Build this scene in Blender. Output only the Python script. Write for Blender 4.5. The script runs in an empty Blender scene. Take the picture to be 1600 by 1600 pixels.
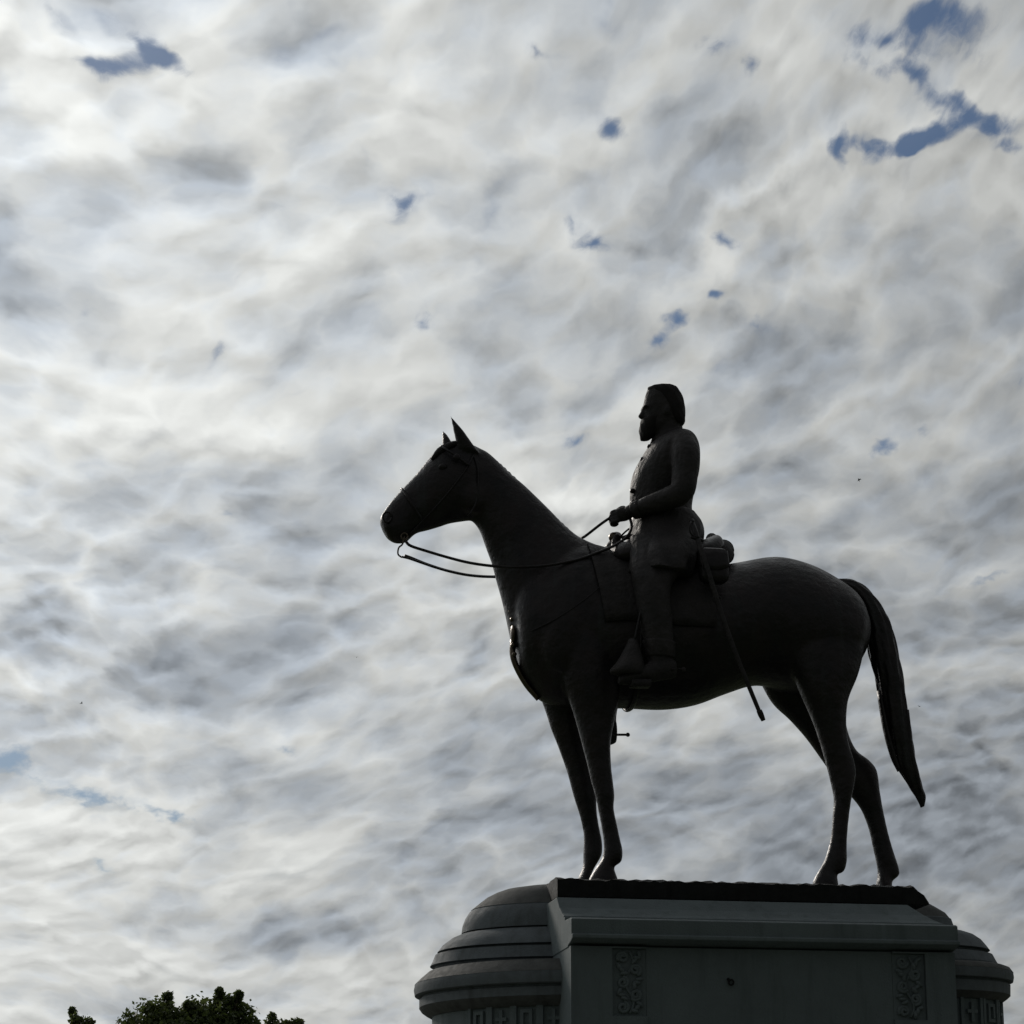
import bpy, bmesh, math, random
from mathutils import Vector, Matrix

S = bpy.context.scene
COL = S.collection
R = math.radians
PI = math.pi
random.seed(7)

# ------------------------------------------------------------------ camera
CAM_YAW, CAM_PITCH, FPX = R(9.40777), R(15.94912), 4000.0   # focal length in pixels of the 1600 px photo
CAM_POS = Vector((-8.20677, -31.96324, 1.7))
FWD = Vector((math.sin(CAM_YAW) * math.cos(CAM_PITCH), math.cos(CAM_YAW) * math.cos(CAM_PITCH), math.sin(CAM_PITCH)))
RGT = Vector((math.cos(CAM_YAW), -math.sin(CAM_YAW), 0))
UPV = RGT.cross(FWD)
cam_data = bpy.data.cameras.new('camera')
cam_data.sensor_width = 36.0
cam_data.lens = FPX / 1600 * 36.0
cam_data.clip_start = 0.1
cam_data.clip_end = 8000
cam = bpy.data.objects.new('camera', cam_data)
COL.objects.link(cam)
cam.location = CAM_POS
cam.rotation_euler = (PI / 2 + CAM_PITCH, 0, -CAM_YAW)
S.camera = cam


def ray(px, py):
    return FWD + RGT * ((px - 800) / FPX) + UPV * ((800 - py) / FPX)


def at(px, py, Y=0.0):
    r = ray(px, py)
    return CAM_POS + r * ((Y - CAM_POS.y) / r.y)


def atX(px, py, X):
    r = ray(px, py)
    return CAM_POS + r * ((X - CAM_POS.x) / r.x)


def azel(px, py):
    d = ray(px, py).normalized()
    return math.atan2(d.x, d.y), math.asin(d.z)


# ------------------------------------------------------------------ view, sun
S.view_settings.view_transform = 'Standard'
S.view_settings.look = 'None'
S.view_settings.exposure = 0.0
S.view_settings.gamma = 1.0
S.view_settings.use_curve_mapping = False

SUN_AZ, SUN_EL = R(-21), R(25)        # azimuth from +Y towards +X: ahead and to the left, behind the clouds
SUN_DIR = Vector((math.sin(SUN_AZ) * math.cos(SUN_EL), math.cos(SUN_AZ) * math.cos(SUN_EL), math.sin(SUN_EL)))
sun_data = bpy.data.lights.new('sun', 'SUN')
sun_data.energy = 1.3
sun_data.angle = R(10)
sun_data.color = (1.0, 0.93, 0.84)
sun = bpy.data.objects.new('sun', sun_data)
COL.objects.link(sun)
sun.rotation_euler = (-SUN_DIR).to_track_quat('-Z', 'Y').to_euler()
sun.location = (-20, 20, 40)

# ------------------------------------------------------------------ world: blue sky under a broken sheet of altocumulus
W = bpy.data.worlds.new('World')
S.world = W
W.use_nodes = True
W.cycles.sampling_method = 'MANUAL'
W.cycles.sample_map_resolution = 512
NT = W.node_tree
for n in list(NT.nodes):
    NT.nodes.remove(n)


class NG:
    """small helper that wires shader nodes"""
    def __init__(self, nt, flat=False):
        self.nt = nt
        self.flat = flat        # the cloud sheet is two-dimensional

    def put(self, sock, v):
        if isinstance(v, bpy.types.NodeSocket):
            self.nt.links.new(v, sock)
        elif v is not None:
            if sock.type == 'RGBA' and len(v) == 3:
                v = (*v, 1)
            sock.default_value = v

    def math(self, op, a, b=None, c=None, clamp=False):
        n = self.nt.nodes.new('ShaderNodeMath')
        n.operation = op
        n.use_clamp = clamp
        for i, v in enumerate((a, b, c)):
            if v is not None:
                self.put(n.inputs[i], v)
        return n.outputs[0]

    def vmath(self, op, a, b=None, scale=None):
        n = self.nt.nodes.new('ShaderNodeVectorMath')
        n.operation = op
        self.put(n.inputs[0], a)
        if b is not None:
            self.put(n.inputs[1], b)
        if scale is not None:
            self.put(n.inputs['Scale'], scale)
        return n.outputs['Value'] if op in ('DOT_PRODUCT', 'LENGTH', 'DISTANCE') else n.outputs['Vector']

    def noise(self, vec, scale, detail=4, rough=0.5, dist=0.0, color=False):
        n = self.nt.nodes.new('ShaderNodeTexNoise')
        if vec is not None:
            self.put(n.inputs['Vector'], vec)
        n.inputs['Scale'].default_value = scale
        n.inputs['Detail'].default_value = detail
        n.inputs['Roughness'].default_value = rough
        n.inputs['Distortion'].default_value = dist
        if self.flat:
            n.noise_dimensions = '2D'
        return n.outputs['Color'] if color else n.outputs['Fac']

    def voronoi(self, vec, scale, smooth=0.6):
        n = self.nt.nodes.new('ShaderNodeTexVoronoi')
        n.feature = 'SMOOTH_F1'
        n.voronoi_dimensions = '2D' if self.flat else '3D'
        self.put(n.inputs['Vector'], vec)
        n.inputs['Scale'].default_value = scale
        n.inputs['Smoothness'].default_value = smooth
        return n.outputs['Distance']

    def remap(self, v, a, b, c, d, interp='LINEAR'):
        n = self.nt.nodes.new('ShaderNodeMapRange')
        n.interpolation_type = interp
        self.put(n.inputs['Value'], v)
        for i, x in zip(('From Min', 'From Max', 'To Min', 'To Max'), (a, b, c, d)):
            self.put(n.inputs[i], x)
        return n.outputs['Result']

    def mix(self, f, a, b):
        n = self.nt.nodes.new('ShaderNodeMix')
        n.data_type = 'RGBA'
        self.put(n.inputs[0], f)
        self.put(n.inputs[6], a)
        self.put(n.inputs[7], b)
        return n.outputs[2]

    def sep(self, v):
        n = self.nt.nodes.new('ShaderNodeSeparateXYZ')
        self.put(n.inputs[0], v)
        return n.outputs

    def comb(self, x, y, z=0.0):
        n = self.nt.nodes.new('ShaderNodeCombineXYZ')
        for i, v in enumerate((x, y, z)):
            self.put(n.inputs[i], v)
        return n.outputs[0]

    def blob(self, vec, loc, rot, rad, weight, acc):
        """acc + weight * soft round bump at loc"""
        m = self.nt.nodes.new('ShaderNodeMapping')
        m.vector_type = 'TEXTURE'
        self.put(m.inputs['Vector'], vec)
        m.inputs['Location'].default_value = (loc[0], loc[1], 0)
        m.inputs['Rotation'].default_value = (0, 0, rot)
        m.inputs['Scale'].default_value = (rad[0], rad[1], 1)
        g = self.nt.nodes.new('ShaderNodeTexGradient')
        g.gradient_type = 'SPHERICAL'
        self.put(g.inputs['Vector'], m.outputs[0])
        return self.math('MULTIPLY_ADD', g.outputs['Fac'], weight, acc)


g = NG(NT, True)
tc = NT.nodes.new('ShaderNodeTexCoord')
DIR = g.vmath('NORMALIZE', tc.outputs['Generated'])
dx, dy, dz = g.sep(DIR)
den = g.math('ADD', g.math('MAXIMUM', dz, 0.0), 0.30)
P0 = g.comb(g.math('DIVIDE', dx, den), g.math('DIVIDE', g.math('MULTIPLY', dy, 0.68), den), 0.0)      # the cloud sheet seen from below
wv = g.vmath('SUBTRACT', g.noise(P0, 1.3, 2, 0.5, color=True), (0.5, 0.5, 0.5))
P = g.vmath('ADD', P0, g.vmath('SCALE', wv, scale=0.22))
# direction angles, ragged by noise, used to set the larger cloud banks and the openings
AE0 = g.comb(g.math('ARCTAN2', dx, dy), g.math('ARCSINE', dz), 0.0)
w1 = g.vmath('SUBTRACT', g.noise(P, 2.6, 4, 0.55, color=True), (0.5, 0.5, 0.5))
AE = g.vmath('ADD', AE0, g.vmath('MULTIPLY', w1, (0.060, 0.036, 0)))
w2 = g.vmath('SUBTRACT', g.noise(P, 14.0, 4, 0.68, color=True), (0.5, 0.5, 0.5))
AEg = g.vmath('ADD', AE0, g.vmath('MULTIPLY', w2, (0.024, 0.015, 0)))

# banks: (x, y, rx, ry, tilt deg, weight): + is thicker and greyer, - is thinner and brighter
BANKS = [
    (130, 960, 260, 75, 0, .55), (330, 1000, 230, 75, -4, .60), (40, 1010, 120, 60, 0, .25), (250, 1085, 300, 70, 4, .38),
    (350, 1222, 140, 60, 3, .80), (470, 950, 90, 60, 0, .3), (565, 520, 170, 70, 8, .60), (420, 1462, 270, 46, 2, .55),
    (330, 1330, 120, 40, 10, .30), (190, 300, 230, 80, 0, .20), (90, 390, 160, 50, 0, .15),
    (400, 190, 220, 60, -32, .32), (620, 130, 240, 90, 0, .28), (560, 890, 120, 45, 0, .3), (650, 980, 160, 60, 12, .3),
    (560, 1100, 170, 60, 25, .3), (700, 1130, 170, 70, 0, .45), (740, 1260, 240, 90, 0, .75), (560, 1240, 130, 50, 10, .35),
    (490, 740, 110, 40, 12, .3), (300, 720, 170, 50, 8, .25), (530, 690, 130, 60, 5, .25), (400, 860, 100, 40, 10, .25),
    (660, 1380, 200, 60, 0, .55), (560, 1560, 120, 40, 0, .35), (60, 820, 130, 60, -8, .3),
    (1000, 160, 230, 70, 0, .30), (1140, 195, 230, 70, 0, .42), (900, 300, 160, 60, -8, .28), (1390, 400, 170, 80, 12, .55),
    (1370, 250, 120, 60, 40, .3), (1180, 400, 150, 60, 10, .38), (1520, 410, 160, 90, 0, .35), (1490, 510, 120, 60, 0, .4),
    (1280, 590, 150, 60, -20, .5), (1300, 700, 200, 55, 8, .4), (1180, 730, 130, 40, 12, .45), (1310, 830, 170, 55, 15, .55),
    (1460, 760, 150, 50, 12, .5), (1180, 800, 110, 40, 18, .45), (1500, 960, 170, 70, 0, .75), (1560, 800, 130, 60, 0, .4),
    (1450, 1110, 260, 90, 0, .8), (1100, 1200, 150, 60, 0, .45), (1180, 1300, 320, 120, 0, 1.05), (1500, 1290, 260, 140, 0, 1.15),
    (1120, 1160, 130, 40, 10, .3), (860, 700, 150, 70, 10, .3), (780, 470, 200, 60, 15, .3), (860, 540, 180, 50, 14, .25),
    (700, 660, 120, 40, 15, .25), (800, 1330, 130, 60, 0, .35), (520, 1420, 100, 50, 0, .2), (960, 960, 80, 40, 0, .2), (620, 800, 0.1, 0.1, 0, 0),
    (450, 620, 200, 60, 10, -.55), (120, 540, 220, 70, 0, -.60), (150, 660, 210, 60, 0, -.45), (40, 740, 90, 60, 0, -.4), (260, 800, 240, 30, 8, -.25),
    (440, 850, 140, 45, 0, -.45), (250, 905, 240, 34, -3, -.55), (40, 1045, 90, 30, 25, -.60), (180, 1150, 190, 40, 0, -.30),
    (120, 1290, 320, 90, -4, -1.05), (90, 1420, 230, 80, 0, -.85), (160, 1520, 330, 60, 0, -.75), (400, 1405, 90, 32, 25, -.8),
    (500, 1190, 130, 36, -25, -.55), (520, 1290, 120, 28, 22, -.55), (470, 1515, 230, 38, 0, -.75), (590, 1070, 0.1, 0.1, 0, 0), (560, 1035, 120, 36, 22, -.45),
    (300, 1262, 110, 40, 0, -.6), (60, 110, 170, 90, -30, -.45), (170, 215, 120, 40, -25, -.45), (300, 130, 200, 60, -15, -.35),
    (450, 410, 240, 30, 22, -.5), (330, 350, 170, 50, 0, -.3), (630, 250, 200, 60, 10, -.35), (640, 390, 170, 60, 20, -.35), (720, 440, 160, 30, 25, -.45),
    (850, 215, 120, 60, 10, -.35), (850, 280, 150, 24, 25, -.35), (870, 100, 110, 50, 0, -.3), (990, 130, 90, 40, 25, -.25), (1000, 420, 90, 40, 20, -.3),
    (1080, 540, 210, 34, 32, -.75), (1310, 285, 150, 22, 36, -.75), (1190, 340, 120, 22, 30, -.5), (1200, 100, 90, 40, 0, -.3), (1560, 130, 80, 90, 50, -.4),
    (1430, 470, 100, 30, 10, -.35), (1400, 610, 190, 24, 18, -.45), (1460, 690, 160, 22, 24, -.5), (1150, 690, 110, 40, 0, -.4), (1120, 790, 150, 20, 18, -.5),
    (1270, 790, 110, 24, 16, -.45), (1420, 880, 150, 40, 0, -.4), (1560, 905, 100, 26, 20, -.5), (980, 680, 60, 50, 0, -.3), (900, 760, 100, 50, 0, -.35), (930, 560, 120, 30, 30, -.3),
    (1010, 1180, 110, 26, 12, -.45), (1000, 1260, 110, 26, 8, -.30), (730, 1045, 90, 26, 8, -.5), (840, 1350, 60, 20, 0, -.35), (740, 1240, 60, 22, 0, -.25),
    (1560, 1050, 120, 40, 0, -.3), (1340, 1130, 40, 90, 0, -.3), (520, 1405, 60, 26, 30, -.5), (570, 1515, 110, 24, 0, -.5),
]
# openings on blue: (x, y, rx, ry, tilt deg, weight)
GAPS = [
    (218, 68, 66, 28, -32, 1.25), (255, 90, 40, 16, -20, 1.0), (180, 108, 48, 19, 0, 1.15), (135, 98, 34, 12, 0, .6), (100, 25, 60, 16, -50, .95),
    (170, 25, 30, 12, -60, .5), (448, 92, 30, 20, -10, 1.1), (520, 55, 44, 12, 24, .75), (530, 95, 26, 10, -30, .45), (330, 140, 50, 12, -20, .4),
    (632, 321, 30, 20, 30, 1.15), (610, 305, 34, 12, 0, .8), (665, 300, 36, 9, 20, .6), (780, 330, 40, 14, 60, .85), (800, 290, 26, 9, 40, .5),
    (332, 553, 40, 10, 62, .8), (662, 500, 20, 12, -10, .7), (952, 45, 34, 18, 0, .80), (955, 5, 14, 18, 0, .5), (830, 82, 22, 10, -40, .8),
    (865, 93, 30, 8, 0, .6), (1110, 72, 42, 18, 4, .95), (1160, 108, 20, 20, 0, .7), (948, 205, 32, 17, -30, 1.05), (1050, 493, 26, 14, 0, 1.0),
    (1022, 523, 28, 15, 10, .95), (995, 560, 40, 11, 28, .7), (1490, 40, 70, 56, 30, .55), (1484, 20, 46, 26, 0, .45), (1480, 72, 40, 20, -20, .4), (1420, 30, 70, 18, 20, .6),
    (1465, 120, 44, 20, -45, .9), (1500, 170, 44, 18, -35, .85), (1430, 100, 40, 13, -10, .6), (1345, 65, 44, 26, -10, .85), (1390, 62, 30, 16, 0, .7),
    (1360, 105, 40, 14, -12, .55), (1450, 210, 52, 17, 12, .95), (1420, 222, 24, 14, 30, .8), (1315, 225, 14, 34, 0, .8), (1345, 220, 26, 12, 0, .6), (1370, 235, 32, 12, 20, .6),
    (1560, 200, 40, 16, 10, .45), (1580, 230, 40, 10, 0, .6), (905, 345, 24, 14, -20, .8), (935, 375, 36, 18, -15, .9), (1145, 373, 26, 9, -18, .95),
    (905, 690, 26, 13, 0, .8), (1390, 692, 20, 18, 30, .95), (1438, 668, 16, 24, 0, .5), (1185, 510, 52, 16, -18, .85), (1122, 572, 22, 17, 30, .8), (1290, 32, 30, 12, 30, .45),
    (4, 1190, 62, 30, -4, 1.25), (128, 1236, 84, 22, -12, 1.2), (255, 1272, 62, 9, -16, .75), (152, 1356, 20, 13, -20, 1.0),
    (1592, 590, 16, 30, -20, .7), (1545, 900, 50, 10, 12, .5), (420, 660, 30, 9, -50, .45), (350, 745, 18, 12, 0, .45), (358, 812, 16, 8, 0, .5), (125, 495, 16, 22, 60, .45),
    (460, 618, 34, 8, 22, .45), (370, 432, 30, 8, 40, .45), (740, 400, 22, 10, 20, .4), (1130, 460, 16, 10, 0, .5), (575, 240, 30, 10, -60, .45), (10, 140, 40, 10, 0, .45), (445, 1178, 30, 8, -25, .3), (1300, 560, 0.1, 0.1, 0, 0),
]
acc = g.math('MULTIPLY', 0.0, 0.0)
for (x, y, rx, ry, tilt, wgt) in BANKS:
    if wgt:
        acc = g.blob(AE, azel(x, y), R(tilt), (rx * 1.5 / FPX, ry * 1.5 / FPX), wgt, acc)
gap = g.math('MULTIPLY', 0.0, 0.0)
for (x, y, rx, ry, tilt, wgt) in GAPS:
    if wgt:
        gap = g.blob(AEg, azel(x, y), R(tilt), (rx * 1.5 / FPX, ry * 1.5 / FPX), wgt * 1.08, gap)

# thickness of the sheet: broad banks, rounded puffs in rows drawn out by the wind, small tufts
n_big = g.noise(P, 2.0, 3, 0.5)
PS = g.vmath('ADD', P, g.vmath('SCALE', g.vmath('SUBTRACT', g.noise(P, 18.0, 4, 0.6, color=True), (0.5, 0.5, 0.5)), scale=0.036))
PD = g.comb(g.math('MULTIPLY', g.vmath('DOT_PRODUCT', PS, (0.75, -0.66, 0)), 0.80), g.vmath('DOT_PRODUCT', PS, (0.66, 0.75, 0)), 0.0)
n_mid = g.noise(PD, 8.0, 5, 0.55)
n_fine = g.noise(PS, 60, 5, 0.62)


def puffs(vec):
    wide = g.voronoi(g.vmath('ADD', vec, (8.1, 2.2, 0)), 9.0, 0.4)
    big = g.voronoi(vec, 24.0, 0.15)
    small = g.voronoi(g.vmath('ADD', vec, (3.7, 1.9, 0)), 54.0, 0.2)
    h = g.math('MULTIPLY_ADD', g.math('SUBTRACT', 0.40, big), 1.0, 0.0)
    h = g.math('MULTIPLY_ADD', g.math('SUBTRACT', 0.40, wide), 0.75, h)
    return g.math('MULTIPLY_ADD', g.math('SUBTRACT', 0.40, small), 0.50, h)


puff = puffs(PD)
# the same field a little nearer the sun: gives the puffs a bright and a dull side
puff2 = puffs(g.vmath('ADD', PD, (-0.006, 0.010, 0)))
thick = g.math('MULTIPLY_ADD', g.math('SUBTRACT', n_mid, 0.5), 1.15, 0.45)
thick = g.math('MULTIPLY_ADD', g.math('SUBTRACT', n_big, 0.5), 0.35, thick)
n_amp = g.remap(g.noise(P, 3.4, 3, 0.55), 0.30, 0.62, 0.65, 1.05)
n_amp = g.math('MULTIPLY', n_amp, g.remap(dz, 0.06, 0.24, 0.68, 1.0))       # softened by the air low down     # the sheet is lumpier in some parts than in others
thick = g.math('MULTIPLY_ADD', g.math('MULTIPLY', puff, n_amp), 0.78, thick)
thick = g.math('MULTIPLY_ADD', g.math('SUBTRACT', n_fine, 0.5), 0.38, thick)
thick = g.math('MULTIPLY_ADD', acc, 0.44, thick)
slope = g.math('MULTIPLY', g.math('SUBTRACT', puff, puff2), n_amp)
shade = g.remap(thick, -0.05, 1.10, 1.13, 0.58, 'SMOOTHSTEP')
shade = g.math('MULTIPLY_ADD', slope, 0.62, shade)
shade = g.math('MULTIPLY_ADD', g.math('SUBTRACT', n_fine, 0.5), 0.13, shade)

# brightness of the sheet falls off with the angle from the hidden sun
ang = g.math('ARCCOSINE', g.math('MINIMUM', g.vmath('DOT_PRODUCT', DIR, tuple(SUN_DIR)), 0.9999))
glow = g.math('MULTIPLY_ADD', g.math('EXPONENT', g.math('MULTIPLY', ang, -1 / R(33))), 1.20, 0.085)
lum = g.math('MULTIPLY', glow, shade)
tint = g.mix(g.remap(thick, 0.15, 0.95, 0, 1), (0.984, 1.0, 0.974), (0.885, 0.972, 1.075))
CLOUD = g.vmath('SCALE', tint, scale=g.math('MULTIPLY', lum, 10.0))     # the Background strength is 0.1

sky = NT.nodes.new('ShaderNodeTexSky')
sky.sky_type = 'NISHITA'
sky.sun_disc = False
sky.sun_elevation = SUN_EL
sky.sun_rotation = SUN_AZ % (2 * PI)
sky.altitude = 50
sky.air_density = 1.0
sky.dust_density = 0.6
sky.ozone_density = 2.0
n_hole = g.noise(PS, 55, 5, 0.7)
hole = g.math('MULTIPLY_ADD', g.math('SUBTRACT', n_hole, 0.5), 1.0, gap)        # the openings follow the joints between the puffs
hole = g.math('MULTIPLY_ADD', puff, -1.15, hole)
core = g.remap(hole, 0.36, 1.45, 0, 0.95, 'SMOOTHSTEP')
core = g.math('MULTIPLY', core, g.remap(gap, 0.0, 0.30, 0.12, 1.0))
veil = g.math('MULTIPLY', g.remap(gap, 0.15, 1.0, 0, 0.32, 'SMOOTHSTEP'), g.remap(n_hole, 0.3, 0.65, 0.3, 1.0))   # thinned cloud round each opening
hole = g.math('MAXIMUM', core, veil)
BLUE = g.vmath('MULTIPLY', sky.outputs[0], (0.33, 0.38, 0.44))
final = g.mix(hole, CLOUD, BLUE)
bg = NT.nodes.new('ShaderNodeBackground')
bg.inputs['Strength'].default_value = 0.1
NT.links.new(final, bg.inputs['Color'])
wo = NT.nodes.new('ShaderNodeOutputWorld')
NT.links.new(bg.outputs[0], wo.inputs['Surface'])


# ------------------------------------------------------------------ materials
def material(name, base, rough=0.6, metal=0.0, var=None, scale=6.0, bump=0.0, bscale=30.0, streak=None, spec=0.5, bdist=0.02):
    m = bpy.data.materials.new(name)
    m.use_nodes = True
    nt = m.node_tree
    b = nt.nodes['Principled BSDF']
    q = NG(nt)
    t = nt.nodes.new('ShaderNodeTexCoord').outputs['Object']
    col = None
    if var:
        f = q.remap(q.noise(t, scale, 6, 0.6), 0.35, 0.68, 0, 1)
        col = q.mix(f, base, var)
    if streak:
        ts = q.vmath('MULTIPLY', t, (3.0, 3.0, 0.35))
        f2 = q.remap(q.noise(ts, 2.0, 5, 0.6), 0.52, 0.72, 0, 0.75)
        col = q.mix(f2, col if col is not None else base, streak)
    if col is not None:
        q.put(b.inputs['Base Color'], col)
    else:
        b.inputs['Base Color'].default_value = (*base, 1)
    q.put(b.inputs['Roughness'], q.remap(q.noise(t, scale * 1.7, 4, 0.6), 0.3, 0.7, rough - 0.1, rough + 0.1))
    b.inputs['Metallic'].default_value = metal
    b.inputs['Specular IOR Level'].default_value = spec
    if bump:
        bn = nt.nodes.new('ShaderNodeBump')
        bn.inputs['Strength'].default_value = bump
        bn.inputs['Distance'].default_value = bdist
        q.put(bn.inputs['Height'], q.noise(t, bscale, 5, 0.6))
        nt.links.new(bn.outputs[0], b.inputs['Normal'])
    return m


M_BRONZE = material('bronze', (0.034, 0.028, 0.029), 0.40, 0.45, (0.020, 0.020, 0.022), 3.0, 0.6, 7, (0.036, 0.040, 0.040), spec=0.45, bdist=0.04)
M_BEARD = material('bronze_rough', (0.03, 0.026, 0.026), 0.75, 0.1, (0.02, 0.02, 0.02), 6.0, 0.6, 14, spec=0.2)
M_BRONZE_COAT = material('bronze_coat', (0.048, 0.043, 0.044), 0.62, 0.2, (0.030, 0.029, 0.030), 4.0, 0.7, 7, spec=0.3, bdist=0.06)
M_BRONZE_BASE = material('bronze_base', (0.016, 0.017, 0.017), 0.7, 0.2, (0.008, 0.010, 0.009), 5.0, 0.6, 12, spec=0.3)
M_TACK = material('polished_tack', (0.16, 0.13, 0.10), 0.32, 0.85, (0.08, 0.065, 0.05), 12.0, 0.2, 30)
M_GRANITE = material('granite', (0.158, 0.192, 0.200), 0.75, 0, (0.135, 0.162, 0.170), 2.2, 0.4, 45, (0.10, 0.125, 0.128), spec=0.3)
M_GRANITE_DOME = material('granite_weathered_shaded', (0.15, 0.172, 0.187), 0.78, 0, (0.115, 0.13, 0.14), 6.0, 0.35, 45, (0.08, 0.09, 0.09), spec=0.3)  # streaked by weathering; base also darkened to stand for shade on the domes
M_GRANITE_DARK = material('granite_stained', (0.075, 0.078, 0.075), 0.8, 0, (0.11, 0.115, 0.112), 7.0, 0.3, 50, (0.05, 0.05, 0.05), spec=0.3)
M_BARK = material('bark', (0.07, 0.052, 0.04), 0.9, 0, (0.04, 0.032, 0.026), 8.0, 0.6, 20)
M_GRASS = material('grass', (0.045, 0.07, 0.022), 0.9, 0, (0.06, 0.075, 0.03), 0.6, 0.4, 8)
M_PAVING = material('paving', (0.22, 0.21, 0.20), 0.85, 0, (0.17, 0.165, 0.16), 2.0, 0.3, 15)
M_BIRD = material('bird_feathers', (0.03, 0.03, 0.032), 0.8, 0, (0.02, 0.02, 0.022), 30.0)


def leaf_material(name, a, b_):
    m = material(name, a, 0.6, 0, b_, 0.9)
    nt = m.node_tree
    b = nt.nodes['Principled BSDF']
    b.inputs['Transmission Weight'].default_value = 0.0
    tr = nt.nodes.new('ShaderNodeBsdfTranslucent')
    tr.inputs['Color'].default_value = (a[0] * 1.6, a[1] * 1.5, a[2], 1)
    mx = nt.nodes.new('ShaderNodeMixShader')
    mx.inputs[0].default_value = 0.4
    nt.links.new(b.outputs[0], mx.inputs[1])
    nt.links.new(tr.outputs[0], mx.inputs[2])
    nt.links.new(mx.outputs[0], nt.nodes['Material Output'].inputs['Surface'])
    return m


M_LEAF = leaf_material('leaves', (0.07, 0.10, 0.036), (0.10, 0.12, 0.05))


# ------------------------------------------------------------------ object helpers
def link(name, me, mat, parent=None, smooth=True):
    o = bpy.data.objects.new(name, me)
    COL.objects.link(o)
    if mat:
        me.materials.clear()
        me.materials.append(mat)
    if smooth:
        me.polygons.foreach_set('use_smooth', [True] * len(me.polygons))
    if parent:
        o.parent = parent
        o.matrix_parent_inverse = Matrix.Translation(-world_loc(parent))
    return o


def world_loc(o):
    v = Vector(o.location)
    return v if o.parent is None else v      # only top-level empties are moved off the origin


def empty(name, loc, label, cat, group=None):
    o = bpy.data.objects.new(name, None)
    COL.objects.link(o)
    o.location = loc
    o.empty_display_size = 0.2
    o['label'] = label
    o['category'] = cat
    if group:
        o['group'] = group
    return o


def mesh(name, vf):
    me = bpy.data.meshes.new(name)
    me.from_pydata([tuple(v) for v in vf[0]], [], vf[1])
    me.update()
    bm = bmesh.new()
    bm.from_mesh(me)
    bmesh.ops.recalc_face_normals(bm, faces=bm.faces)
    bm.to_mesh(me)
    bm.free()
    return me


def join(*parts):
    V, F = [], []
    for v, f in parts:
        k = len(V)
        V += list(v)
        F += [tuple(i + k for i in q) for q in f]
    return V, F


def catmull(vals, t):
    n = len(vals)
    i = min(int(t), n - 2)
    u = t - i
    p1, p2 = vals[i], vals[i + 1]
    p0 = vals[i - 1] if i > 0 else p1 * 2 - p2
    p3 = vals[i + 2] if i + 2 < n else p2 * 2 - p1
    return 0.5 * ((2 * p1) + (p2 - p0) * u + (2 * p0 - 5 * p1 + 4 * p2 - p3) * u * u + (3 * p1 - p0 - 3 * p2 + p3) * u ** 3)


def loft(st, n=24, sub=4, groove=None, power=2.0):
    """st: (front world point, back world point, half width across): closed skin through elliptic sections"""
    Fs = [Vector(s[0]) for s in st]
    Bs = [Vector(s[1]) for s in st]
    Ws = [float(s[2]) for s in st]
    V, F = [], []
    m = (len(st) - 1) * sub
    for k in range(m + 1):
        t = k / sub
        f, b = catmull(Fs, t), catmull(Bs, t)
        w = max(0.004, catmull(Ws, t))
        c, h = (f + b) / 2, (f - b) / 2
        for j in range(n):
            a = 2 * PI * j / n
            ca, sa = math.cos(a), math.sin(a)
            if power != 2.0:
                ca = math.copysign(abs(ca) ** (2 / power), ca)
                sa = math.copysign(abs(sa) ** (2 / power), sa)
            r = 1 + (groove(a, t) if groove else 0)
            V.append(c + h * ca * r + Vector((0, w * sa * r, 0)))
    for k in range(m):
        for j in range(n):
            a, b = k * n + j, k * n + (j + 1) % n
            F.append((a, b, b + n, a + n))
    for base, flip in ((0, 1), (m * n, 0)):
        c = sum((V[base + j] for j in range(n)), Vector()) / n
        V.append(c)
        ci = len(V) - 1
        for j in range(n):
            q = (base + j, base + (j + 1) % n, ci)
            F.append(q[::-1] if flip else q)
    return V, F


def lp(rows, Y=0.0, **k):
    """rows: (fx, fy, bx, by, w[, Y]) in pixels of the photo, set on the plane y = Y"""
    st = []
    for r in rows:
        y = r[5] if len(r) > 5 else Y
        st.append((at(r[0], r[1], y), at(r[2], r[3], y), r[4]))
    return loft(st, **k)


def tube(pts, rad, n=10, sub=5, flat=1.0):
    pts = [Vector(p) for p in pts]
    rads = list(rad) if hasattr(rad, '__len__') else [rad] * len(pts)
    C, Rr = [], []
    m = (len(pts) - 1) * sub
    for k in range(m + 1):
        C.append(catmull(pts, k / sub))
        Rr.append(max(0.002, catmull(rads, k / sub)))
    V, F = [], []
    up = Vector((0.13, 1, 0.21)).normalized()
    for k, c in enumerate(C):
        d = (C[min(k + 1, m)] - C[max(k - 1, 0)]).normalized()
        a = up - d * up.dot(d)
        if a.length < 1e-3:
            a = d.orthogonal()
        a.normalize()
        b = d.cross(a)
        up = a
        for j in range(n):
            t = 2 * PI * j / n
            V.append(c + (a * math.cos(t) * flat + b * math.sin(t)) * Rr[k])
    for k in range(m):
        for j in range(n):
            x, y = k * n + j, k * n + (j + 1) % n
            F.append((x, y, y + n, x + n))
    F.append(tuple(range(n))[::-1])
    F.append(tuple(m * n + j for j in range(n)))
    return V, F


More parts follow.
